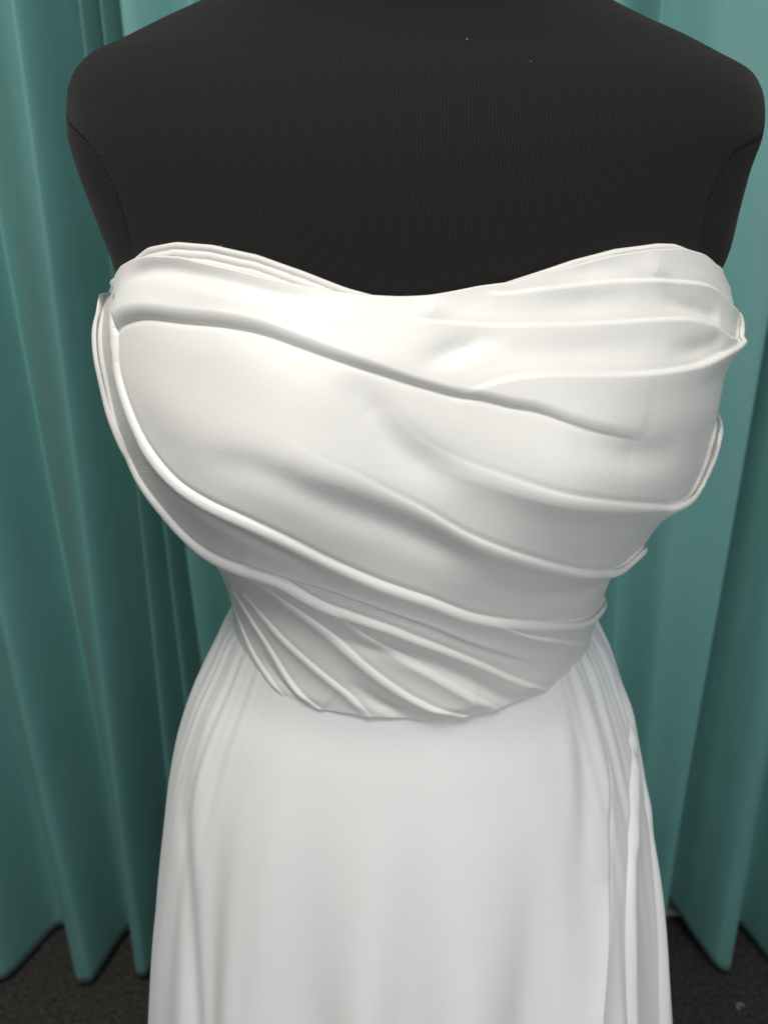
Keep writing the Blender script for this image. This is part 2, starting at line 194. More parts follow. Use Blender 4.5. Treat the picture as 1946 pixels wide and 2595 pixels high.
SKIRT_FOLDS = [
    {'kind': 'edge', 'over': 'below', 'pts': [(49.64, 1.0502), (51.83, 1.0424), (52.61, 1.0163), (51.99, 0.9857), (47.3, 0.9518), (43.86, 0.9212), (37.6, 0.8608), (35.26, 0.8338), (35.26, 0.784), (35.26, 0.719), (35.26, 0.634), (35.26, 0.524), (35.26, 0.384), (35.26, 0.244), (35.26, 0.104), (35.26, -0.036), (35.26, -0.176), (35.26, -0.316)], 'amp': [(0.0, 1), (0.049, 1.6), (0.098, 2.5), (0.122, 6), (0.163, 10), (0.582, 15.0), (1, 15.0)], 'r': 5, 'L': 22, 'g': 0.3, 's': 0.3, 'n': 170},
    {'kind': 'edge', 'over': 'above', 'pts': [(69.18, 1.0415), (71.84, 0.9953), (62.15, 0.9651), (55.43, 0.9322), (48.86, 0.8919), (44.48, 0.8155), (44.48, 0.765), (44.48, 0.7), (44.48, 0.616), (44.48, 0.506), (44.48, 0.366), (44.48, 0.226), (44.48, 0.086), (44.48, -0.054), (44.48, -0.194), (44.48, -0.334)], 'amp': [(0.0, 1.5), (0.07, 3), (0.175, 5), (0.587, 7.5), (1, 7.5)], 'r': 6, 'L': 14, 'g': 0.2, 's': 0.3, 'n': 170},
    {'kind': 'edge', 'over': 'above', 'pts': [(72.15, 1.047), (71.84, 1.0131), (72.31, 0.9582), (65.43, 0.9052), (62.3, 0.8453), (59.49, 0.7757), (59.49, 0.726), (59.49, 0.661), (59.49, 0.576), (59.49, 0.466), (59.49, 0.326), (59.49, 0.186), (59.49, 0.046), (59.49, -0.094), (59.49, -0.234)], 'amp': [(0.0, 1.5), (0.086, 2.5), (0.214, 4), (0.607, 6.0), (1, 6.0)], 'r': 6, 'L': 10, 'g': 0.15, 's': 0.3, 'n': 170},
    {'kind': 'soft', 'pts': [(42.76, 1.0543), (42.6, 1.0109), (40.88, 0.9779), (37.45, 0.9432), (33.38, 0.9029)], 'amp': [(0, -1.8), (0.4, -2.6), (1, 0)], 'w': 8, 'cut': 0.35},
    {'kind': 'soft', 'pts': [(36.82, 1.0534), (38.7, 1.0136), (35.88, 0.9738), (31.82, 0.9345)], 'amp': [(0, 1), (0.4, 1.6), (1, 0)], 'w': 9, 'cut': 0.4},
    {'kind': 'soft', 'pts': [(52.3, 0.9715), (49.64, 0.9276), (44.48, 0.8873), (41.98, 0.821), (41.98, 0.771), (41.98, 0.706), (41.98, 0.621), (41.98, 0.512), (41.98, 0.372), (41.98, 0.232), (41.98, 0.092), (41.98, -0.048), (41.98, -0.188), (41.98, -0.328)], 'amp': [(0.0, 0), (0.059, 3), (0.118, 4), (0.559, 6.0), (1, 6.0)], 'w': 6, 'n': 170},
    {'kind': 'soft', 'pts': [(-36.98, 1.0411), (-36.51, 1.0292), (-35.88, 0.9935), (-37.76, 0.955), (-37.29, 0.9093), (-36.98, 0.8613), (-36.35, 0.832), (-36.35, 0.782), (-36.35, 0.717), (-36.35, 0.632), (-36.35, 0.523), (-36.35, 0.383), (-36.35, 0.243), (-36.35, 0.103), (-36.35, -0.037), (-36.35, -0.177), (-36.35, -0.317)], 'amp': [(0.0, 1.6), (0.046, 3), (0.154, 5), (0.577, 7.5), (1, 7.5)], 'w': 12, 'n': 170},
    {'kind': 'soft', 'pts': [(-41.2, 1.0415), (-40.1, 1.0127), (-41.35, 0.9775), (-42.6, 0.9372), (-42.6, 0.8901), (-40.73, 0.8238), (-40.73, 0.774), (-40.73, 0.709), (-40.73, 0.624), (-40.73, 0.514), (-40.73, 0.374), (-40.73, 0.234), (-40.73, 0.094), (-40.73, -0.046), (-40.73, -0.186), (-40.73, -0.326)], 'amp': [(0.0, -1.6), (0.08, -3.5), (0.16, -4), (0.58, -6.0), (1, -6.0)], 'w': 12, 'n': 170},
    {'kind': 'soft', 'pts': [(-60.43, 1.0447), (-57.61, 1.009), (-54.96, 0.9683), (-52.3, 0.9399), (-47.92, 0.8979), (-44.95, 0.8567)], 'amp': [(0, 1.5), (0.4, 2.5), (1, 0)], 'w': 10, 'cut': 0.4},
    {'kind': 'soft', 'pts': [(-69.5, 1.036), (-65.28, 1.0008), (-62.15, 0.9582), (-60.12, 0.9418), (-53.24, 0.9015), (-46.83, 0.8105), (-46.83, 0.76), (-46.83, 0.696), (-46.83, 0.611), (-46.83, 0.501), (-46.83, 0.361), (-46.83, 0.221), (-46.83, 0.081), (-46.83, -0.059), (-46.83, -0.199), (-46.83, -0.339)], 'amp': [(0.0, -2.5), (0.084, -4.5), (0.169, -7), (0.584, -10.5), (1, -10.5)], 'w': 9, 'n': 170},
    {'kind': 'soft', 'pts': [(-53.24, 0.9482), (-48.39, 0.9098), (-42.76, 0.8192), (-42.76, 0.769), (-42.76, 0.704), (-42.76, 0.62), (-42.76, 0.51), (-42.76, 0.37), (-42.76, 0.23), (-42.76, 0.09), (-42.76, -0.05), (-42.76, -0.19), (-42.76, -0.33)], 'amp': [(0.0, 0), (0.051, 4), (0.103, 6), (0.551, 9.0), (1, 9.0)], 'w': 10, 'n': 170},
    {'kind': 'soft', 'pts': [(-21.03, 1.0237), (-18.53, 0.9582), (-18.21, 0.8553), (-18.21, 0.805), (-18.21, 0.74), (-18.21, 0.656), (-18.21, 0.546), (-18.21, 0.406), (-18.21, 0.266), (-18.21, 0.126), (-18.21, -0.014), (-18.21, -0.154), (-18.21, -0.294)], 'amp': [(0.0, 0), (0.051, -6), (0.128, -9), (0.564, -13.5), (1, -13.5)], 'w': 17, 'n': 170},
    {'kind': 'soft', 'pts': [(-9.77, 1.0214), (-8.05, 0.9486), (-8.21, 0.8617), (-8.21, 0.812), (-8.21, 0.747), (-8.21, 0.662), (-8.21, 0.552), (-8.21, 0.412), (-8.21, 0.272), (-8.21, 0.132), (-8.21, -0.008), (-8.21, -0.148), (-8.21, -0.288)], 'amp': [(0.0, 0), (0.049, 6), (0.122, 8), (0.561, 12.0), (1, 12.0)], 'w': 17, 'n': 170},
    {'kind': 'soft', 'pts': [(0.08, 1.0173), (-0.7, 0.9496), (-1.17, 0.8631), (-1.17, 0.813), (-1.17, 0.748), (-1.17, 0.664), (-1.17, 0.554), (-1.17, 0.414), (-1.17, 0.274), (-1.17, 0.134), (-1.17, -0.006), (-1.17, -0.146), (-1.17, -0.286)], 'amp': [(0.0, 0), (0.047, -5), (0.118, -9), (0.559, -13.5), (1, -13.5)], 'w': 15, 'n': 170},
    {'kind': 'soft', 'pts': [(14.77, 1.0255), (12.27, 0.9477), (10.24, 0.8608), (10.24, 0.811), (10.24, 0.746), (10.24, 0.661), (10.24, 0.551), (10.24, 0.411), (10.24, 0.271), (10.24, 0.131), (10.24, -0.009), (10.24, -0.149), (10.24, -0.289)], 'amp': [(0.0, 0), (0.05, 6), (0.126, 9), (0.563, 13.5), (1, 13.5)], 'w': 20, 'n': 170},
    {'kind': 'soft', 'pts': [(31.04, 1.0077), (24.31, 0.9409), (20.09, 0.8535), (20.09, 0.803), (20.09, 0.738), (20.09, 0.654), (20.09, 0.544), (20.09, 0.404), (20.09, 0.264), (20.09, 0.124), (20.09, -0.016), (20.09, -0.156), (20.09, -0.296)], 'amp': [(0.0, 0), (0.048, -6), (0.12, -9), (0.56, -13.5), (1, -13.5)], 'w': 14, 'n': 170},
]
LIPS = [
    ([(39.17, 1.2441), (48.86, 1.2453), (58.24, 1.2484), (69.97, 1.2522), (73.87, 1.2581), (82.87, 1.2631), (93.87, 1.2671)], 0.011, [(0.0, 0), (0.11249999999999999, 0.2), (0.375, 1.4), (0.6000000000000001, 2.6), (0.75, 2), (1, 2)]),
    ([(42.14, 1.1755), (52.45, 1.1694), (66.37, 1.1698), (68.56, 1.1833), (69.5, 1.2005), (78.5, 1.2055), (89.5, 1.2095)], 0.013, [(0.0, 0), (0.11249999999999999, 0.2), (0.30000000000000004, 2.5), (0.6000000000000001, 5), (0.75, 3), (1, 3)]),
    ([(35.88, 1.1382), (50.73, 1.1309), (58.71, 1.1368), (67.71000000000001, 1.1328), (78.71000000000001, 1.1296)], 0.01, [(0.0, 0), (0.11249999999999999, 0.2), (0.375, 1.5), (0.6000000000000001, 2.8), (0.75, 2), (1, 2)]),
    ([(20.56, 1.109), (36.19, 1.0988), (51.05, 1.0903), (65.59, 1.0868), (74.59, 1.0828), (85.59, 1.0796)], 0.008, [(0.0, 0), (0.15000000000000002, 0.2), (0.375, 1.2), (0.6375, 2.5), (0.75, 2), (1, 2)]),
    ([(-65.74, 1.2809), (-77.63, 1.2743), (-77.0, 1.2647), (-74.66, 1.2368), (-73.41, 1.2132), (-69.03, 1.1816)], 0.013, [(0, 0.2), (0.2, 3.5), (0.6, 4), (1, 0)]),
]



def resample(pts, n):
    p = np.array(pts, float)
    # Catmull-Rom through the points
    q = np.vstack([2*p[0] - p[1], p, 2*p[-1] - p[-2]])
    out = []
    for i in range(1, len(q) - 2):
        t = np.linspace(0, 1, 12, endpoint=False)[:, None]
        a, b, c, d = q[i-1], q[i], q[i+1], q[i+2]
        out.append(.5*((2*b) + (c - a)*t + (2*a - 5*b + 4*c - d)*t**2 + (-a + 3*b - 3*c + d)*t**3))
    out.append(p[-1:])
    o = np.vstack(out)
    L = np.r_[0, np.cumsum(np.linalg.norm(np.diff(o, axis=0) * [.0025, 1], axis=1))]
    k = np.linspace(0, L[-1], n)
    return np.stack([np.interp(k, L, o[:, j]) for j in range(o.shape[1])], -1)


def dist_field(base, P, chart, pts, n=70, cut=.03):
    """signed distance of every point of P to the line on the surface, and the place along it (0..1)"""
    c = resample(pts, n)
    C = base(np.radians(c[:, 0]), c[:, 1])
    A, B = C[:-1], C[1:]
    AB = B - A; L2 = np.maximum((AB ** 2).sum(1), 1e-14)
    dist = np.empty((len(A), len(P)), np.float32); along = np.empty_like(dist); side = np.empty_like(dist)
    for i in range(len(A)):
        v = P - A[i]
        t = np.clip(v @ AB[i] / L2[i], 0, 1)
        r = v - t[:, None] * AB[i]
        dist[i] = np.sqrt((r ** 2).sum(1)); along[i] = (i + t) / len(A)
        e = c[i + 1] - c[i]
        q = chart - c[i]
        side[i] = e[0] * .0025 * q[:, 1] - e[1] * q[:, 0] * .0025
    k = dist.argmin(0); m = np.arange(len(P))
    dm = dist[k, m]
    w = np.exp(-(dist - dm) / (.0015 + .25 * dm))
    tt = (w * along).sum(0) / w.sum(0)
    th = along[k, m]
    end = np.clip(np.minimum(th, 1 - th) / cut, 0, 1); end = end * end * (3 - 2 * end)
    return dm, np.where(side[k, m] >= 0, 1.0, -1.0), tt, end


def ramp(tt, keys):
    return np.interp(tt, [k[0] for k in keys], [k[1] for k in keys])


def edge_profile(d, r, L, g):
    """a folded edge: d > 0 lies on the upper layer; rolled rim r, fading over L, groove g in front of it"""
    up = np.where(d <= 0, 0.0, np.where(d < r, 1 - np.clip(1 - d / r, 0, 1) ** 1.9, np.exp(-np.maximum(d - r, 0) / L)))
    return up


def relief(base, PH, Z, feats):
    """height of all folds on the chart grid (coarse fields, then spread to the full grid)"""
    H, W = PH.shape
    k = 3
    ii = np.unique(np.r_[np.arange(0, H, k), H - 1]); jj = np.unique(np.r_[np.arange(0, W, k), W - 1])
    ph = PH[np.ix_(ii, jj)]; z = Z[np.ix_(ii, jj)]
    P = base(ph, z).reshape(-1, 3); chart = np.stack([np.degrees(ph), z], -1).reshape(-1, 2)
    fi = np.arange(H); fj = np.arange(W)
    i0 = np.clip(np.searchsorted(ii, fi, 'right') - 1, 0, len(ii) - 2); a = ((fi - ii[i0]) / (ii[i0+1] - ii[i0]))[:, None]
    j0 = np.clip(np.searchsorted(jj, fj, 'right') - 1, 0, len(jj) - 2); b = ((fj - jj[j0]) / (jj[j0+1] - jj[j0]))[None, :]

    def spread(f):
        f = f.reshape(len(ii), len(jj))
        g = f[i0] * (1 - a) + f[i0 + 1] * a
        return g[:, j0] * (1 - b) + g[:, j0 + 1] * b
    h = np.zeros((H, W))
    for f in feats:
        dm, sg, t, end = dist_field(base, P, chart, f['pts'], f.get('n', 70), f.get('cut', .03 if f['kind'] == 'edge' else .2))
        ds, da = spread(dm * sg), spread(dm)
        d = np.where(da > .004, da * np.sign(ds), ds)
        t = spread(t)
        A = ramp(t, f['amp']) * .001 * spread(end)
        if f['kind'] == 'edge':
            dd = -d if f['over'] == 'below' else d
            r = f.get('r', 2.2)
            r = (ramp(t, r) if isinstance(r, list) else r) * .001; L = f.get('L', 14) * .001
            mix = f.get('b', 0); c = f.get('c', 7) * .001; sw = f.get('s', 1.7); ww = f.get('sw', 12) * .001
            dp = np.maximum(dd, 0)
            A = A * np.exp(-(da / f.get('far', .045)) ** 4)
            h += A * (edge_profile(dd, r, L, 0) + mix * (dp / c) * np.exp(1 - dp / c) + sw * np.where(dd > 0, np.exp(-(dp / ww) ** 2), np.exp(-np.maximum(-dd, 0) / (1.15 * ww))))
            g = f.get('g', .2)
            h -= A * g * np.exp(-((dd + .0012) / .0016) ** 2)
            h -= np.minimum(A / .0015, 1.2) * ramp(t, f.get('lap', [(0, .3), (1, .3)])) * .001 * np.exp(-((dd + .0004) / .0007) ** 2)
        else:
            w = f['w'] * .001
            h += A * np.exp(-(d / w) ** 2)
    return h


# ------------------------------------------------------------------ materials
def new_mat(name):
    m = bpy.data.materials.new(name)
    m.use_nodes = True
    nt = m.node_tree
    return m, nt, nt.nodes['Principled BSDF']


def satin(name, col, rough, sheen, weave=.15, spec=.5, slack=.05):
    m, nt, p = new_mat(name)
    p.inputs['Roughness'].default_value = rough
    p.inputs['Sheen Weight'].default_value = sheen
    p.inputs['Sheen Roughness'].default_value = .4
    p.inputs['Specular IOR Level'].default_value = spec
    tc = nt.nodes.new('ShaderNodeTexCoord')
    no = nt.nodes.new('ShaderNodeTexNoise'); no.inputs['Scale'].default_value = 14; no.inputs['Detail'].default_value = 3
    nt.links.new(tc.outputs['Object'], no.inputs['Vector'])
    cr = nt.nodes.new('ShaderNodeMix'); cr.data_type = 'RGBA'
    cr.inputs['A'].default_value = (*[c * .97 for c in col], 1); cr.inputs['B'].default_value = (*col, 1)
    nt.links.new(no.outputs['Fac'], cr.inputs['Factor'])
    nt.links.new(cr.outputs['Result'], p.inputs['Base Color'])
    # fine diagonal twill and slubs
    wv = nt.nodes.new('ShaderNodeTexWave'); wv.bands_direction = 'DIAGONAL'
    wv.inputs['Scale'].default_value = 520; wv.inputs['Distortion'].default_value = 1.0
    nt.links.new(tc.outputs['Object'], wv.inputs['Vector'])
    n2 = nt.nodes.new('ShaderNodeTexNoise'); n2.inputs['Scale'].default_value = 900; n2.inputs['Detail'].default_value = 2
    nt.links.new(tc.outputs['Object'], n2.inputs['Vector'])
    ad = nt.nodes.new('ShaderNodeMath'); ad.operation = 'ADD'
    nt.links.new(wv.outputs['Fac'], ad.inputs[0]); ad.operation = 'MULTIPLY_ADD'; ad.inputs[1].default_value = .35; nt.links.new(n2.outputs['Fac'], ad.inputs[2])
    bp = nt.nodes.new('ShaderNodeBump'); bp.inputs['Strength'].default_value = weave; bp.inputs['Distance'].default_value = .001
    nt.links.new(ad.outputs[0], bp.inputs['Height'])
    mp = nt.nodes.new('ShaderNodeMapping'); mp.inputs['Rotation'].default_value = (0, math.radians(-28), 0); mp.inputs['Scale'].default_value = (1, 1, 2.6)
    nt.links.new(tc.outputs['Object'], mp.inputs['Vector'])
    n3 = nt.nodes.new('ShaderNodeTexNoise'); n3.inputs['Scale'].default_value = 26; n3.inputs['Detail'].default_value = 4
    nt.links.new(mp.outputs['Vector'], n3.inputs['Vector'])
    b2 = nt.nodes.new('ShaderNodeBump'); b2.inputs['Strength'].default_value = slack; b2.inputs['Distance'].default_value = .004
    nt.links.new(n3.outputs['Fac'], b2.inputs['Height']); nt.links.new(bp.outputs['Normal'], b2.inputs['Normal'])
    nt.links.new(b2.outputs['Normal'], p.inputs['Normal'])
    return m


MAT_SATIN = satin('ivory_satin', (.88, .867, .822), .39, .15, spec=.55)
MAT_SKIRT = satin('white_crepe', (.85, .85, .84), .62, .30, .06, .3, 0.0)
MAT_BAND = satin('boning_tape', (.84, .83, .79), .6, .2, .10, .3)


def knit(name, ribs=True):
    m, nt, p = new_mat(name)
    p.inputs['Roughness'].default_value = .85
    p.inputs['Specular IOR Level'].default_value = .25
    p.inputs['Sheen Weight'].default_value = .06
    p.inputs['Sheen Roughness'].default_value = .5
    uv = nt.nodes.new('ShaderNodeUVMap'); uv.uv_map = 'knit'
    tc = nt.nodes.new('ShaderNodeTexCoord')
    no = nt.nodes.new('ShaderNodeTexNoise'); no.inputs['Scale'].default_value = 1500; no.inputs['Detail'].default_value = 2
    nt.links.new(tc.outputs['Object'], no.inputs['Vector'])
    sx = nt.nodes.new('ShaderNodeSeparateXYZ'); nt.links.new(uv.outputs['UV'], sx.inputs[0])
    k = nt.nodes.new('ShaderNodeMath'); k.operation = 'MULTIPLY'; k.inputs[1].default_value = 2 * math.pi / .00165
    nt.links.new(sx.outputs['X'], k.inputs[0])
    s = nt.nodes.new('ShaderNodeMath'); s.operation = 'SINE'; nt.links.new(k.outputs[0], s.inputs[0])
    s2 = nt.nodes.new('ShaderNodeMath'); s2.operation = 'MULTIPLY_ADD'; s2.inputs[1].default_value = .5 if ribs else .06; s2.inputs[2].default_value = .5
    nt.links.new(s.outputs[0], s2.inputs[0])
    # stitch rows across each rib
    k2 = nt.nodes.new('ShaderNodeMath'); k2.operation = 'MULTIPLY'; k2.inputs[1].default_value = 2 * math.pi / .0012
    nt.links.new(sx.outputs['Y'], k2.inputs[0])
    s3 = nt.nodes.new('ShaderNodeMath'); s3.operation = 'SINE'; nt.links.new(k2.outputs[0], s3.inputs[0])
    s4 = nt.nodes.new('ShaderNodeMath'); s4.operation = 'MULTIPLY_ADD'; s4.inputs[1].default_value = .03; nt.links.new(s3.outputs[0], s4.inputs[0]); nt.links.new(s2.outputs[0], s4.inputs[2])
    n4 = nt.nodes.new('ShaderNodeMath'); n4.operation = 'MULTIPLY_ADD'; n4.inputs[1].default_value = .35
    nt.links.new(no.outputs['Fac'], n4.inputs[0]); nt.links.new(s4.outputs[0], n4.inputs[2])
    mx = nt.nodes.new('ShaderNodeMix'); mx.data_type = 'RGBA'; mx.clamp_factor = True
    mx.inputs['A'].default_value = (.0036, .0032, .0035, 1); mx.inputs['B'].default_value = (.0122, .0106, .0106, 1)
    nt.links.new(n4.outputs[0], mx.inputs['Factor'])
    nt.links.new(mx.outputs['Result'], p.inputs['Base Color'])
    bp = nt.nodes.new('ShaderNodeBump'); bp.inputs['Strength'].default_value = .5; bp.inputs['Distance'].default_value = .0006
    nt.links.new(n4.outputs[0], bp.inputs['Height']); nt.links.new(bp.outputs['Normal'], p.inputs['Normal'])
    return m


MAT_KNIT = knit('black_rib_knit')
MAT_PLAIN_KNIT = knit('black_plain_knit', False)
MAT_THREAD, _nt, _p = new_mat('black_thread'); _p.inputs['Base Color'].default_value = (.003, .003, .003, 1); _p.inputs['Roughness'].default_value = .9
MAT_LINT, _nt, _p = new_mat('white_fibre'); _p.inputs['Base Color'].default_value = (.75, .74, .70, 1); _p.inputs['Roughness'].default_value = .8
MAT_POLE, _nt, _p = new_mat('steel'); _p.inputs['Base Color'].default_value = (.45, .45, .45, 1); _p.inputs['Metallic'].default_value = 1; _p.inputs['Roughness'].default_value = .35


def curtain_mat():
    m, nt, p = new_mat('teal_curtain_cloth')
    p.inputs['Roughness'].default_value = .5
    p.inputs['Specular IOR Level'].default_value = .55
    p.inputs['Sheen Weight'].default_value = .06
    p.inputs['Sheen Roughness'].default_value = .5
    p.inputs['Sheen Tint'].default_value = (.95, .92, .80, 1)
    tc = nt.nodes.new('ShaderNodeTexCoord')
    no = nt.nodes.new('ShaderNodeTexNoise'); no.inputs['Scale'].default_value = 7; no.inputs['Detail'].default_value = 4
    nt.links.new(tc.outputs['Object'], no.inputs['Vector'])
    mx = nt.nodes.new('ShaderNodeMix'); mx.data_type = 'RGBA'
    mx.inputs['A'].default_value = (.115, .300, .282, 1); mx.inputs['B'].default_value = (.150, .365, .345, 1)
    nt.links.new(no.outputs['Fac'], mx.inputs['Factor']); nt.links.new(mx.outputs['Result'], p.inputs['Base Color'])
    n2 = nt.nodes.new('ShaderNodeTexNoise'); n2.inputs['Scale'].default_value = 700; n2.inputs['Detail'].default_value = 3
    nt.links.new(tc.outputs['Object'], n2.inputs['Vector'])
    bp = nt.nodes.new('ShaderNodeBump'); bp.inputs['Strength'].default_value = .15; bp.inputs['Distance'].default_value = .001
    nt.links.new(n2.outputs['Fac'], bp.inputs['Height'])
    mp = nt.nodes.new('ShaderNodeMapping'); mp.inputs['Scale'].default_value = (1, .3, .10)
    nt.links.new(tc.outputs['Object'], mp.inputs['Vector'])
    n3 = nt.nodes.new('ShaderNodeTexNoise'); n3.inputs['Scale'].default_value = 38; n3.inputs['Detail'].default_value = 3
    nt.links.new(mp.outputs['Vector'], n3.inputs['Vector'])
    b2 = nt.nodes.new('ShaderNodeBump'); b2.inputs['Strength'].default_value = .35; b2.inputs['Distance'].default_value = .006
    nt.links.new(n3.outputs['Fac'], b2.inputs['Height']); nt.links.new(bp.outputs['Normal'], b2.inputs['Normal'])
    nt.links.new(b2.outputs['Normal'], p.inputs['Normal'])
    return m


MAT_CURTAIN = curtain_mat()


def carpet_mat():
    m, nt, p = new_mat('charcoal_carpet')
    p.inputs['Roughness'].default_value = .95
    p.inputs['Specular IOR Level'].default_value = .1
    tc = nt.nodes.new('ShaderNodeTexCoord')
    no = nt.nodes.new('ShaderNodeTexNoise'); no.inputs['Scale'].default_value = 130; no.inputs['Detail'].default_value = 6; no.inputs['Roughness'].default_value = .7
    nt.links.new(tc.outputs['Object'], no.inputs['Vector'])
    cr = nt.nodes.new('ShaderNodeValToRGB')
    cr.color_ramp.elements[0].position = .35; cr.color_ramp.elements[0].color = (.022, .021, .02, 1)
    cr.color_ramp.elements[1].position = .68; cr.color_ramp.elements[1].color = (.11, .10, .09, 1)
    nt.links.new(no.outputs['Fac'], cr.inputs['Fac']); nt.links.new(cr.outputs['Color'], p.inputs['Base Color'])
    bp = nt.nodes.new('ShaderNodeBump'); bp.inputs['Strength'].default_value = .8; bp.inputs['Distance'].default_value = .004
    nt.links.new(no.outputs['Fac'], bp.inputs['Height']); nt.links.new(bp.outputs['Normal'], p.inputs['Normal'])
    return m


def wall_mat():
    m, nt, p = new_mat('ochre_wall_paint')
    p.inputs['Roughness'].default_value = .8
    tc = nt.nodes.new('ShaderNodeTexCoord')
    no = nt.nodes.new('ShaderNodeTexNoise'); no.inputs['Scale'].default_value = 30; no.inputs['Detail'].default_value = 5
    nt.links.new(tc.outputs['Object'], no.inputs['Vector'])
    mx = nt.nodes.new('ShaderNodeMix'); mx.data_type = 'RGBA'
    mx.inputs['A'].default_value = (.30, .22, .13, 1); mx.inputs['B'].default_value = (.42, .33, .21, 1)
    nt.links.new(no.outputs['Fac'], mx.inputs['Factor']); nt.links.new(mx.outputs['Result'], p.inputs['Base Color'])
    return m


# ------------------------------------------------------------------ mesh helpers
def link(name, me, mat, parent=None):
    o = bpy.data.objects.new(name, me)
    COL.objects.link(o)
    if mat:
        me.materials.append(mat)
    if parent:
        o.parent = parent
    return o


def tag(o, label=None, cat=None, group=None, kind=None):
    for k, v in (('label', label), ('category', cat), ('group', group), ('kind', kind)):
        if v:
            o[k] = v
    return o


def mesh_from(verts, faces, vnorm=None, uv=None, uvname='knit'):
    """verts (n,3); faces (m,4) or (m,3); keeps only the verts used"""
    used = np.unique(faces)
    mp = np.full(len(verts), -1, np.int64); mp[used] = np.arange(len(used))
    f = mp[faces]; v = verts[used]
    me = bpy.data.meshes.new('mesh')
    n = f.shape[1]
    me.vertices.add(len(v)); me.vertices.foreach_set('co', v.astype(np.float32).ravel())
    me.loops.add(f.size); me.loops.foreach_set('vertex_index', f.astype(np.int32).ravel())
    me.polygons.add(len(f)); me.polygons.foreach_set('loop_start', np.arange(0, f.size, n, dtype=np.int32))
    me.polygons.foreach_set('loop_total', np.full(len(f), n, np.int32))
    me.update(calc_edges=True)
    me.polygons.foreach_set('use_smooth', np.ones(len(f), bool))
    if uv is not None:
        l = me.uv_layers.new(name=uvname)
        l.data.foreach_set('uv', uv[used][f.ravel()].astype(np.float32).ravel())
    if vnorm is not None:
        me.normals_split_custom_set_from_vertices(vnorm[used].astype(np.float32).tolist())
    me.update()
    return me


def grid_faces(H, W, wrap=False):
    i = np.arange(H - 1)[:, None]; j = np.arange(W if wrap else W - 1)[None, :]
    j2 = (j + 1) % W
    a = i * W + j; b = i * W + j2; c = (i + 1) * W + j2; d = (i + 1) * W + j
    return np.stack([a, b, c, d], -1).reshape(-1, 4)


def grid_normals(P, wrap=True):
    """smooth normals of a grid P (H,W,3); rows run downwards, columns to +x at the front"""
    if wrap:
        du = np.roll(P, -1, 1) - np.roll(P, 1, 1)
    else:
        du = np.gradient(P, axis=1)
    dv = np.gradient(P, axis=0)
    n = np.cross(dv, du)
    return n / np.maximum(np.linalg.norm(n, axis=-1, keepdims=True), 1e-12)


def angles(nfront, nback, half=118.0):
    a = np.linspace(-half, half, nfront)
    b = np.linspace(half, 360 - half, nback + 2)[1:-1]
    r = np.r_[a, b]
    return np.radians(np.where(r > 180, r - 360, r))


def inside(poly, x, y):
    p = np.array(poly); r = np.zeros(x.shape, bool)
    for i in range(len(p)):
        x0, y0 = p[i - 1]; x1, y1 = p[i]
        m = (y0 > y) != (y1 > y)
        if y0 == y1:
            continue
        r ^= m & (x < (x1 - x0) * (y - y0) / (y1 - y0) + x0)
    return r


def tube(points, radius, sides=6):
    p = np.array(points, float); n = len(p)
    t = np.gradient(p, axis=0); t /= np.maximum(np.linalg.norm(t, axis=1, keepdims=True), 1e-12)
    ref = np.array([0.3, 0.9, 0.2]); u = np.cross(t, ref); u /= np.maximum(np.linalg.norm(u, axis=1, keepdims=True), 1e-9)
    v = np.cross(t, u)
    r = np.broadcast_to(np.asarray(radius, float), (n,))[:, None, None]
    a = np.linspace(0, 2*math.pi, sides, endpoint=False)
    ring = p[:, None] + r * (np.cos(a)[None, :, None] * u[:, None] + np.sin(a)[None, :, None] * v[:, None])
    return ring.reshape(-1, 3), grid_faces(n, sides, True)


def empty(name, loc):
    o = bpy.data.objects.new(name, None)
    COL.objects.link(o); o.location = loc
    return o


def adopt(o, parent):
    o.parent = parent
    o.matrix_parent_inverse = parent.matrix_world.inverted() if parent.type != 'EMPTY' else parent.matrix_basis.inverted()
    return o


# ------------------------------------------------------------------ the setting
random.seed(4)
rng = np.random.default_rng(7)
floor = link('floor', mesh_from(np.array([[-4, -3, 0], [4, -3, 0], [4, .80, 0], [-4, .80, 0]], float), np.array([[0, 1, 2, 3]])), carpet_mat())
tag(floor, kind='structure')
WALL_Y = .712
wv = np.array([[-4, WALL_Y, -.01], [4, WALL_Y, -.01], [4, WALL_Y, 2.9], [-4, WALL_Y, 2.9], [-4, WALL_Y + .1, -.01], [4, WALL_Y + .1, -.01], [4, WALL_Y + .1, 2.9], [-4, WALL_Y + .1, 2.9]])
wall = link('wall', mesh_from(wv, np.array([[0, 1, 2, 3], [5, 4, 7, 6], [3, 2, 6, 7]])), wall_mat())
wall.data.polygons.foreach_set('use_smooth', [False] * 3)
tag(wall, kind='structure')
bm = bmesh.new()
bmesh.ops.create_cube(bm, size=1)
bmesh.ops.scale(bm, vec=(7.9, .012, .016), verts=bm.verts)
bmesh.ops.translate(bm, vec=(0, WALL_Y - .0065, .0085), verts=bm.verts)
bmesh.ops.bevel(bm, geom=bm.edges[:], offset=.003, segments=2, affect='EDGES')
me = bpy.data.meshes.new('baseboard'); bm.to_mesh(me); bm.free()
MAT_TRIM, _nt, _p = new_mat('pale_metal_trim'); _p.inputs['Base Color'].default_value = (.62, .58, .52, 1); _p.inputs['Roughness'].default_value = .4; _p.inputs['Metallic'].default_value = .3
link('baseboard', me, MAT_TRIM, wall)


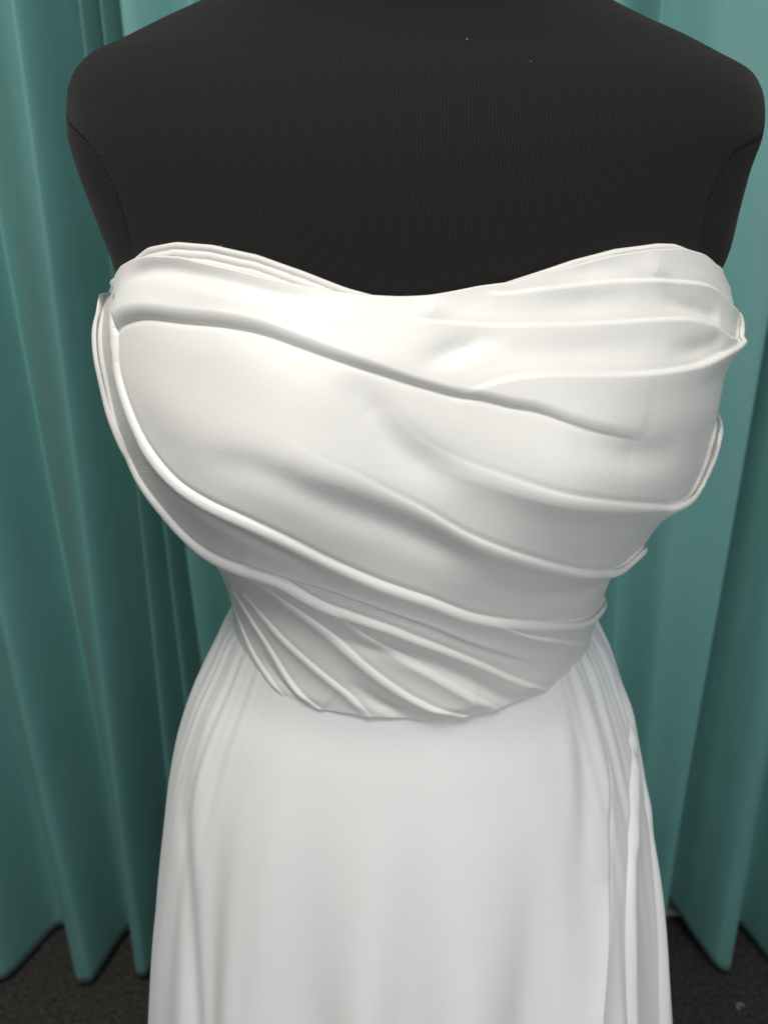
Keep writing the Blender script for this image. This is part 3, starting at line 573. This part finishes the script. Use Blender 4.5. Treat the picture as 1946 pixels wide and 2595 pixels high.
def make_curtain(ctrl, hem, label, seed):
    """ctrl: (x at 1.6 m, x at the hem, y, sharpness) for each crest and trough of the folds"""
    NZ, per = 150, 26
    ZT = 2.55
    n = len(ctrl)
    hz = np.interp([c[1] for c in ctrl], [h[0] for h in hem], [h[1] for h in hem])
    r = np.random.default_rng(seed)
    ph = r.uniform(0, 6.28, (n, 3)); am = r.uniform(.3, 1, (n, 2))
    s = np.linspace(0, 1, NZ)
    rows = []
    ts = np.linspace(0, 1, per, endpoint=False)
    xs_all = np.zeros((NZ, (n - 1) * per + 1)); ys_all = xs_all.copy(); hz_all = np.zeros((n - 1) * per + 1)
    zrow = ZT + (0.0 - ZT) * s
    X = np.zeros((NZ, n)); Y = np.zeros((NZ, n))
    for i, (xt, xb_, y, sh) in enumerate(ctrl):
        f = np.clip((1.6 - zrow) / 1.6, -.6, 1)
        X[:, i] = xt + (xb_ - xt) * np.sign(f) * np.abs(f) ** 1.3 + .0035 * am[i, 0] * np.sin(zrow * 3.1 + ph[i, 0])
        mid = .60
        depth = np.interp(zrow, [0, .5, 1.6, 2.55], [1.35, 1.4, 1.3, 1.0])
        Y[:, i] = mid + (y - mid) * depth + .004 * am[i, 1] * np.sin(zrow * 2.3 + ph[i, 1])
    for i in range(n - 1):
        a, b = ctrl[i][3] * .25, ctrl[i + 1][3] * .25
        sm = (1 - np.cos(math.pi * ts)) / 2
        soft_ = np.interp(zrow, [0, .3, .9], [0, .7, 1.0])[:, None]
        sm0 = np.clip((ts - .12) / .76, 0, 1); sm0 = sm0 * sm0 * (3 - 2 * sm0)
        vc = np.sin(ts * math.pi / 2) if ctrl[i][2] > ctrl[i + 1][2] else 1 - np.cos(ts * math.pi / 2)      # troughs are tighter than crests
        sm = .45 * sm + .55 * vc
        if a and not b:
            k = a; w = (1 - k) * sm + k * np.sin(ts * math.pi / 2)
        elif b and not a:
            k = b; w = (1 - k) * sm + k * (1 - np.cos(ts * math.pi / 2))
        elif a and b:
            w = (1 - a) * sm + a * ts
        else:
            w = sm
        sl = slice(i * per, (i + 1) * per)
        xs_all[:, sl] = X[:, i:i+1] * (1 - ts) + X[:, i+1:i+2] * ts
        w = soft_ * w[None, :] + (1 - soft_) * sm0[None, :]
        ys_all[:, sl] = Y[:, i:i+1] * (1 - w) + Y[:, i+1:i+2] * w
        hz_all[sl] = hz[i] * (1 - ts) + hz[i + 1] * ts
    xs_all[:, -1] = X[:, -1]; ys_all[:, -1] = Y[:, -1]; hz_all[-1] = hz[-1]
    hz_all = hz_all + .003 * np.sin(np.arange(len(hz_all)) * .21 + seed)
    z = hz_all[None, :] + (ZT - hz_all[None, :]) * (1 - s[:, None])
    # slight ripples where the cloth hangs
    ys_all += .0018 * np.sin(xs_all * 60 + z * 2.0 + seed) * np.sin(z * 5 + xs_all * 9)
    P = np.stack([xs_all, ys_all, z], -1)
    # turned-up hem: the last rows double back behind
    B = P[-1].copy(); B[:, 1] += .004; B2 = B.copy(); B2[:, 2] += .03
    P = np.concatenate([P, B[None], B2[None]], 0)
    H, W = P.shape[:2]
    root = link('curtain', mesh_from(P.reshape(-1, 3), grid_faces(H, W)[:, ::-1]), MAT_CURTAIN)
    tag(root, label, 'curtain', 'teal curtains behind the torso')
    return root


make_curtain([(-1.62, -1.66, .57, 0), (-1.53, -1.56, .645, 0), (-1.45, -1.47, .56, 0), (-1.36, -1.38, .64, 0), (-1.27, -1.30, .565, 0), (-1.16, -1.20, .645, 0), (-1.06, -1.10, .57, 0), (-.98, -1.02, .64, 0), (-.90, -.93, .56, 0), (-.82, -.84, .645, 0), (-.735, -.712, .558, .3),
              (-.655, -.632, .645, 0), (-.585, -.547, .555, .4), (-.54, -.492, .645, 0), (-.432, -.446, .563, .7), (-.386, -.394, .658, 0),
              (-.366, -.377, .598, .7), (-.355, -.340, .648, 0), (-.345, -.324, .605, .6), (-.335, -.290, .652, 0), (-.322, -.272, .603, .6),
              (-.25, -.22, .648, 0), (-.16, -.15, .57, 0), (-.08, -.07, .64, 0), (-.01, -.005, .60, 0), (.06, .06, .665, 0)],
             [(-1.1, .02), (-.6, .018), (-.3, .03), (0, .03)],
             'teal curtain hanging in narrow sharp-edged folds with grey-green crests', 3)
make_curtain([(.015, .015, .612, 0), (.10, .10, .575, 0), (.19, .19, .645, 0), (.275, .29, .585, 0), (.355, .428, .648, 0), (.425, .470, .602, 0),
              (.522, .509, .583, .85), (.537, .533, .657, 0), (.588, .628, .566, 0), (.705, .688, .650, .6), (.76, .747, .570, 0), (.84, .83, .645, 0),
              (.92, .92, .56, 0), (1.0, 1.0, .64, 0), (1.1, 1.1, .57, 0), (1.2, 1.19, .645, 0), (1.29, 1.3, .56, 0), (1.38, 1.38, .64, 0), (1.48, 1.47, .57, 0), (1.57, 1.56, .645, 0), (1.65, 1.65, .57, 0)],
             [(0, .06), (.50, .105), (.545, .10), (.60, .03), (.65, .02), (1.1, .02)],
             'teal curtain hanging in broad smooth folds, its hem clear of the skirting', 8)

# a curl of white thread lying on the carpet below the broad-fold curtain
a = np.linspace(0, 4.2, 16)
v, f = tube(np.stack([.640 + .006 * np.cos(a), .505 + .006 * np.sin(a), .0022 + .0006 * np.sin(a * 2)], -1), .0007)
tag(link('thread_scrap', mesh_from(v, f), MAT_LINT), 'tiny curl of white thread lying on the dark carpet', 'thread')

# ------------------------------------------------------------------ the torso form
mq = empty('mannequin', (XB, 0, 0))
tag(mq, 'black rib-knit covered dress form torso wearing the ivory dress', 'mannequin')
AN = angles(430, 90, 120)
ZS = np.r_[np.linspace(1.56, 1.44, 24, endpoint=False), np.linspace(1.44, 1.39, 50, endpoint=False), np.linspace(1.39, 1.24, 170, endpoint=False), np.linspace(1.24, .80, 50)]
PH, Z = np.meshgrid(AN, ZS)
P = torso_base(PH, Z)
N = grid_normals(P)
seamL, seamR = C['seam_l'], C['seam_r']
hh = relief(torso_base, PH, Z, [dict(kind='soft', pts=s_, amp=[(0, -.5), (1, -.5)], w=.9) for s_ in (seamL, seamR)])
P = P + N * hh[..., None]
N = grid_normals(P)
ref = torso_base(AN, np.full(AN.shape, 1.345))
order = np.argsort(AN)
arc = np.zeros(len(AN))
arc[order] = np.r_[0, np.cumsum(np.linalg.norm(np.diff(ref[order], axis=0), axis=1))]
UV = np.stack([np.broadcast_to(arc, PH.shape), Z], -1).reshape(-1, 2)
F = grid_faces(*PH.shape, wrap=True)[:, ::-1]
fph = np.degrees(PH).reshape(-1)[F[:, 0]]; fz = Z.reshape(-1)[F[:, 0]]
wrapf = np.abs(np.degrees(PH).reshape(-1)[F[:, 1]] - fph) > 180
pl = [(-180, seamL[0][1])] + [tuple(p) for p in seamL] + [(-180, seamL[-1][1])]
pr = [(180, seamR[0][1])] + [tuple(p) for p in seamR] + [(180, seamR[-1][1])]
inL = inside(pl, fph, fz) & (fph > -160); inR = inside(pr, fph, fz) & (fph < 160)
VV, NN = P.reshape(-1, 3), N.reshape(-1, 3)
body = adopt(link('torso', mesh_from(VV, F[~(inL | inR)], NN, UV), MAT_KNIT), mq)
for m_, s_ in ((inL, seamL), (inR, seamR)):
    sp = adopt(link('side_panel', mesh_from(VV, F[m_], NN, UV), MAT_PLAIN_KNIT), mq)
    c = resample(s_, 110)
    pts = torso_base(np.radians(c[:, 0]), c[:, 1]); nn_ = normals(torso_base, np.radians(c[:, 0]), c[:, 1])
    tv, tf, off = [], [], 0
    for k in range(0, 106, 3):                       # a row of stitches sunk in the seam
        v, f = tube(pts[k:k + 3] - nn_[k:k + 3] * .0002, .00034, 5)
        tv.append(v); tf.append(f + off); off += len(v)
    adopt(link('stitching', mesh_from(np.vstack(tv), np.vstack(tf)), MAT_THREAD), mq)
# closed neck and a stand under the skirt
for nm, row, zc in (('neck_cap', 0, 1.566), ('lower_cap', -1, .795)):
    ring = P[row]; cv = np.vstack([ring, [[XB, 0, zc]]]); n_ = len(ring)
    o_ = np.argsort(AN); cf = np.array([[o_[i], o_[(i + 1) % n_], n_] for i in range(n_)])
    adopt(link(nm, mesh_from(cv, cf), MAT_PLAIN_KNIT), mq)
v, f = tube([(XB, .01, .03), (XB, .01, .4), (XB, .01, .80)], .016, 20)
adopt(link('stand_pole', mesh_from(v, f), MAT_POLE), mq)
a = np.linspace(0, 2 * math.pi, 48, endpoint=False)
prof = [(.001, .034), (.03, .034), (.13, .014), (.14, .008), (.14, .0)]
bv = np.array([[[XB + r_ * math.cos(t), .01 + r_ * math.sin(t), z_] for t in a] for r_, z_ in prof])
adopt(link('stand_base', mesh_from(bv.reshape(-1, 3), grid_faces(len(prof), 48, True)), MAT_POLE), mq)
# specks of lint on the knit
lv, lf, off = [], [], 0
for _ in range(4):
    ph_ = rng.uniform(-60, 60); z_ = rng.uniform(1.29, 1.40)
    p0 = torso_base(np.radians(np.array([ph_])), np.array([z_]))[0]; n0 = normals(torso_base, np.radians(np.array([ph_])), np.array([z_]))[0]
    d_ = rng.normal(size=3) * .0006
    v, f = tube([p0 + n0 * .0005, p0 + n0 * .0007 + d_ * .5, p0 + n0 * .0005 + d_], .00012, 4)
    lv.append(v); lf.append(f + off); off += len(v)
tag(adopt(link('lint', mesh_from(np.vstack(lv), np.vstack(lf)), MAT_LINT), mq), kind='stuff')

# ------------------------------------------------------------------ the dress
dress = empty('wedding_dress', (XB, 0, 0))
tag(dress, 'strapless ivory satin wedding dress with pleated bodice and plain flared skirt', 'dress')


def edge_z(pts, ph, back):
    d = np.degrees(ph)
    p = sorted([tuple(q) for q in pts]); x = np.array([q[0] for q in p]); y = np.array([q[1] for q in p])
    x = np.r_[-180, -128, x, 128, 180]; y = np.r_[back, back, y, back, back]
    g = np.interp(np.linspace(-180, 180, 1441), x, y)
    k = np.hanning(15); k /= k.sum()
    gp = np.convolve(np.r_[g[-20:], g, g[:20]], k, 'same')[20:-20]
    return np.interp(d, np.linspace(-180, 180, 1441), gp)


AN = angles(1020, 90, 122)
NV = 520
ztop = edge_z(C['top'], AN, 1.262); zbot = edge_z(C['waist'], AN, 1.060)
tv_ = np.linspace(0, 1, NV)[:, None]
Z = ztop[None, :] * (1 - tv_) + zbot[None, :] * tv_
PH = np.broadcast_to(AN[None, :], Z.shape).copy()
base_P = bodice_base(PH, Z); base_N = normals(bodice_base, PH, Z)
h = relief(bodice_base, PH, Z, BODICE_FOLDS)
# faint slackness of the cloth
h += .0004 * np.sin(base_P[..., 0] * 70 + base_P[..., 2] * 95) * np.sin(base_P[..., 2] * 60 - base_P[..., 0] * 22 + 1.0)
fade = np.clip((128 - np.abs(np.degrees(PH))) / 14, 0, 1)
h *= fade * (1 + .35 * np.clip((72 - np.abs(np.degrees(PH))) / 20, 0, 1))
tl = np.clip((ztop[None, :] - Z) / .022, 0, 1); lf = np.clip((-np.degrees(PH) - 52) / 14, 0, 1)
h *= 1 - lf * (1 - tl * tl * (3 - 2 * tl)) * .95
near = np.clip((Z - zbot[None, :]) / .009, 0, 1); h *= .35 + .65 * near * near * (3 - 2 * near)
P = base_P + base_N * h[..., None]
# turned edges at the neckline and the waist
def shifted(Pr, Nr, dn, dz):
    q = Pr - Nr * dn; q[:, 2] += dz
    return q[None]
t1 = shifted(P[0], base_N[0], .0010, .0006); t2 = shifted(P[0], base_N[0], .0030, .0002); t3 = shifted(P[0], base_N[0], .0034, -.008)
b1 = shifted(P[-1], base_N[-1], .0010, -.0006); b2 = shifted(P[-1], base_N[-1], .0040, -.0002)
PF = np.concatenate([t3, t2, t1, P, b1, b2], 0)
NF = grid_normals(PF)
F = grid_faces(*PF.shape[:2], wrap=True)[:, ::-1]
PHF = np.concatenate([PH[:1]] * 3 + [PH] + [PH[-1:]] * 2, 0); ZF = np.concatenate([Z[:1]] * 3 + [Z] + [Z[-1:]] * 2, 0)
fph = np.degrees(PHF).reshape(-1)[F[:, 0]]; fz = ZF.reshape(-1)[F[:, 0]]
reg = np.zeros(len(F), int)
for k, key in enumerate(REGIONS, 1):
    reg[inside(C[key], fph, fz)] = k
# every pleat is one patch: stray islands join the patch they touch
HF, WF = PF.shape[0] - 1, PF.shape[1]
R2 = reg.reshape(HF, WF)
for _pass in range(2):
    seen = np.zeros((HF, WF), bool); comps = []
    for i0 in range(HF):
        for j0 in np.nonzero(~seen[i0])[0]:
            if seen[i0, j0]:
                continue
            k0 = R2[i0, j0]; st = [(i0, int(j0))]; seen[i0, j0] = True; cells = []; nb_ = {}
            while st:
                i, j = st.pop(); cells.append((i, j))
                for a_, b_ in ((i - 1, j), (i + 1, j), (i, (j - 1) % WF), (i, (j + 1) % WF)):
                    if 0 <= a_ < HF:
                        if R2[a_, b_] == k0:
                            if not seen[a_, b_]:
                                seen[a_, b_] = True; st.append((a_, b_))
                        else:
                            nb_[R2[a_, b_]] = nb_.get(R2[a_, b_], 0) + 1
            comps.append((k0, cells, nb_))
    big = {}
    for k0, cells, nb_ in comps:
        big[k0] = max(big.get(k0, 0), len(cells))
    moved = 0
    for k0, cells, nb_ in comps:
        if len(cells) < big[k0] and nb_:
            q = np.array(cells); R2[q[:, 0], q[:, 1]] = max(nb_, key=nb_.get); moved += 1
    if not moved:
        break
reg = R2.reshape(-1)
VV, NN = PF.reshape(-1, 3), NF.reshape(-1, 3)
main = REGIONS.index('p_A') + 1
bod = adopt(link('bodice', mesh_from(VV, F[reg == main], NN), MAT_SATIN), dress)
for k in range(len(REGIONS) + 1):
    if k == main or not (reg == k).any():
        continue
    o = link('pleat', mesh_from(VV, F[reg == k], NN), MAT_SATIN)
    o.parent = bod

# free edges of the pleats that stand off the side of the bodice
def on_bodice(ph, z):
    """place on the finished pleated cloth for an angle (degrees) and a height"""
    d = np.degrees(AN[:1020])
    fj = np.clip(np.interp(ph, d, np.arange(1020)), 0, 1018.999)
    zt, zb = np.interp(ph, d, ztop[:1020]), np.interp(ph, d, zbot[:1020])
    fi = np.clip((zt - z) / (zt - zb), 0, 1) * (NV - 1.001)
    i, j = fi.astype(int), fj.astype(int); a_, b_ = (fi - i)[..., None], (fj - j)[..., None]
    return (P[i, j] * (1 - a_) + P[i + 1, j] * a_) * (1 - b_) + (P[i, j + 1] * (1 - a_) + P[i + 1, j + 1] * a_) * b_


for pts, wid, gap in LIPS:
    n_ = 90
    c = resample(pts, n_)
    t_ = np.linspace(0, 1, n_)
    gp = ramp(t_, gap) * .001
    gp = np.convolve(np.pad(gp, 6, 'edge'), np.ones(13) / 13, 'valid')
    tg = np.gradient(c * [.0030, 1], axis=0); tg /= np.linalg.norm(tg, axis=1, keepdims=True)
    per = np.stack([tg[:, 1], -tg[:, 0]], -1)                 # to the right of the run: the side the pleat lies on
    rows = []
    prof = [(1.0, .0002, 1), (.85, .0003, 1), (.7, .0004, 1), (.55, .0005, 1), (.42, .0006, 1), (.3, .0007, 1), (.2, .0007, 1), (.11, .0006, 1), (.05, .0004, 1), (.01, .0001, 1),
            (.0, -.0004, 1), (.02, -.0009, 1), (.08, -.0012, 1), (.2, -.0014, 1), (.35, -.0015, 1), (.55, -.0016, 1), (.8, -.0018, 1)]
    for s_, off, _k in prof:
        q = c + per * (wid * s_) / [.0030, 1]
        nn_ = normals(bodice_base, np.radians(q[:, 0]), q[:, 1])
        rows.append(on_bodice(q[:, 0], q[:, 1]) + nn_ * (off * np.clip(gp / .001, 0, 1) + gp * (1 - s_) ** 1.6 - .0008 * np.clip(1 - gp / .0008, 0, 1))[:, None])
    G = np.stack(rows, 0)
    o = link('pleat_edge', mesh_from(G.reshape(-1, 3), grid_faces(*G.shape[:2])), MAT_SATIN)
    o.parent = bod

# corded band standing up inside the neckline
zband = edge_z(C['band'], AN, 1.270)
zband = np.maximum(zband, ztop + .0005)
NB = 60
tb = np.linspace(0, 1, NB)[:, None]
Zb = zband[None, :] * (1 - tb) + (ztop[None, :] - .010) * tb
PHb = np.broadcast_to(AN[None, :], Zb.shape)
dist = (zband[None, :] - Zb)
cord = .0012 * np.abs(np.sin(dist / .0038 * math.pi)) ** .6
hb = -.0034 + cord + .00012 * np.sin(PHb * 900) * (np.sin(dist / .0012) > 0) - .0012 * np.clip(1 - dist / .0012, 0, 1) ** 2
Pb = bodice_base(PHb, Zb) + normals(bodice_base, PHb, Zb) * hb[..., None]
nb = normals(bodice_base, PHb[0], Zb[0])
Pb = np.concatenate([shifted(Pb[0], nb, .003, -.004), shifted(Pb[0], nb, .0022, -.0002), Pb], 0)
band = adopt(link('neckline_band', mesh_from(Pb.reshape(-1, 3), grid_faces(*Pb.shape[:2], wrap=True)[:, ::-1], grid_normals(Pb).reshape(-1, 3)), MAT_BAND), dress)
# frayed fibres along the raw edge
fv, ff, off = [], [], 0
edge = Pb[1]
for _ in range(60):
    i = int(rng.choice(np.r_[rng.integers(150, 420), rng.integers(560, 900)]))
    p0 = edge[i]; L_ = rng.uniform(.0006, .0018)
    d_ = rng.normal(size=3) * [.8, .35, .25] + [0, -.25, .8]; d_ /= np.linalg.norm(d_)
    d2 = d_ + rng.normal(size=3) * .7
    v, f = tube([p0, p0 + d_ * L_ * .5, p0 + d_ * L_ * .5 + d2 * L_ * .45], [.00010, .00008, .00005], 4)
    fv.append(v); ff.append(f + off); off += len(v)
fr = link('frayed_threads', mesh_from(np.vstack(fv), np.vstack(ff)), MAT_LINT)
fr.parent = band
tag(fr, kind='stuff')

# skirt
AN = angles(760, 200, 128)
ZS = np.r_[np.linspace(1.068, .62, 420, endpoint=False), np.linspace(.62, .004, 110)]
PH, Z = np.meshgrid(AN, ZS)
base_P = skirt_base(PH, Z); base_N = normals(skirt_base, PH, Z)
h = relief(skirt_base, PH, Z, SKIRT_FOLDS)
g = np.clip((1.04 - Z) / .5, 0, 1.6)
h += g * (.0034 * np.sin(PH * 11 + 1.1 + .5 * np.sin(Z * 3)) + .0026 * np.sin(PH * 19 + .3 - Z * 1.5) + .0012 * np.sin(PH * 31 + 2.0 + Z * 3))
sidem = np.clip((np.abs(np.degrees(PH)) - 38) / 14, 0, 1); gat = np.clip((1.066 - Z) / .02, 0, 1) * np.exp(-np.maximum(1.04 - Z, 0) / .10)
h += sidem * gat * np.where(PH < 0, .55, 1.0) * (.0011 * np.sin(PH * 47 + 2 * np.sin(PH * 5)) + .0006 * np.sin(PH * 83))
backf = np.clip((np.abs(np.degrees(PH)) - 100) / 25, 0, 1)
h += backf * g * .010 * np.sin(PH * 26)
P = base_P + base_N * h[..., None]
NF = grid_normals(P)
F = grid_faces(*P.shape[:2], wrap=True)[:, ::-1]
fph = np.degrees(PH).reshape(-1)[F[:, 0]]; fz = Z.reshape(-1)[F[:, 0]]
side = inside(C['p_side'], fph, fz)
sk = adopt(link('skirt', mesh_from(P.reshape(-1, 3), F[~side], NF.reshape(-1, 3)), MAT_SKIRT), dress)
adopt(link('side_drape', mesh_from(P.reshape(-1, 3), F[side], NF.reshape(-1, 3)), MAT_SKIRT), dress)
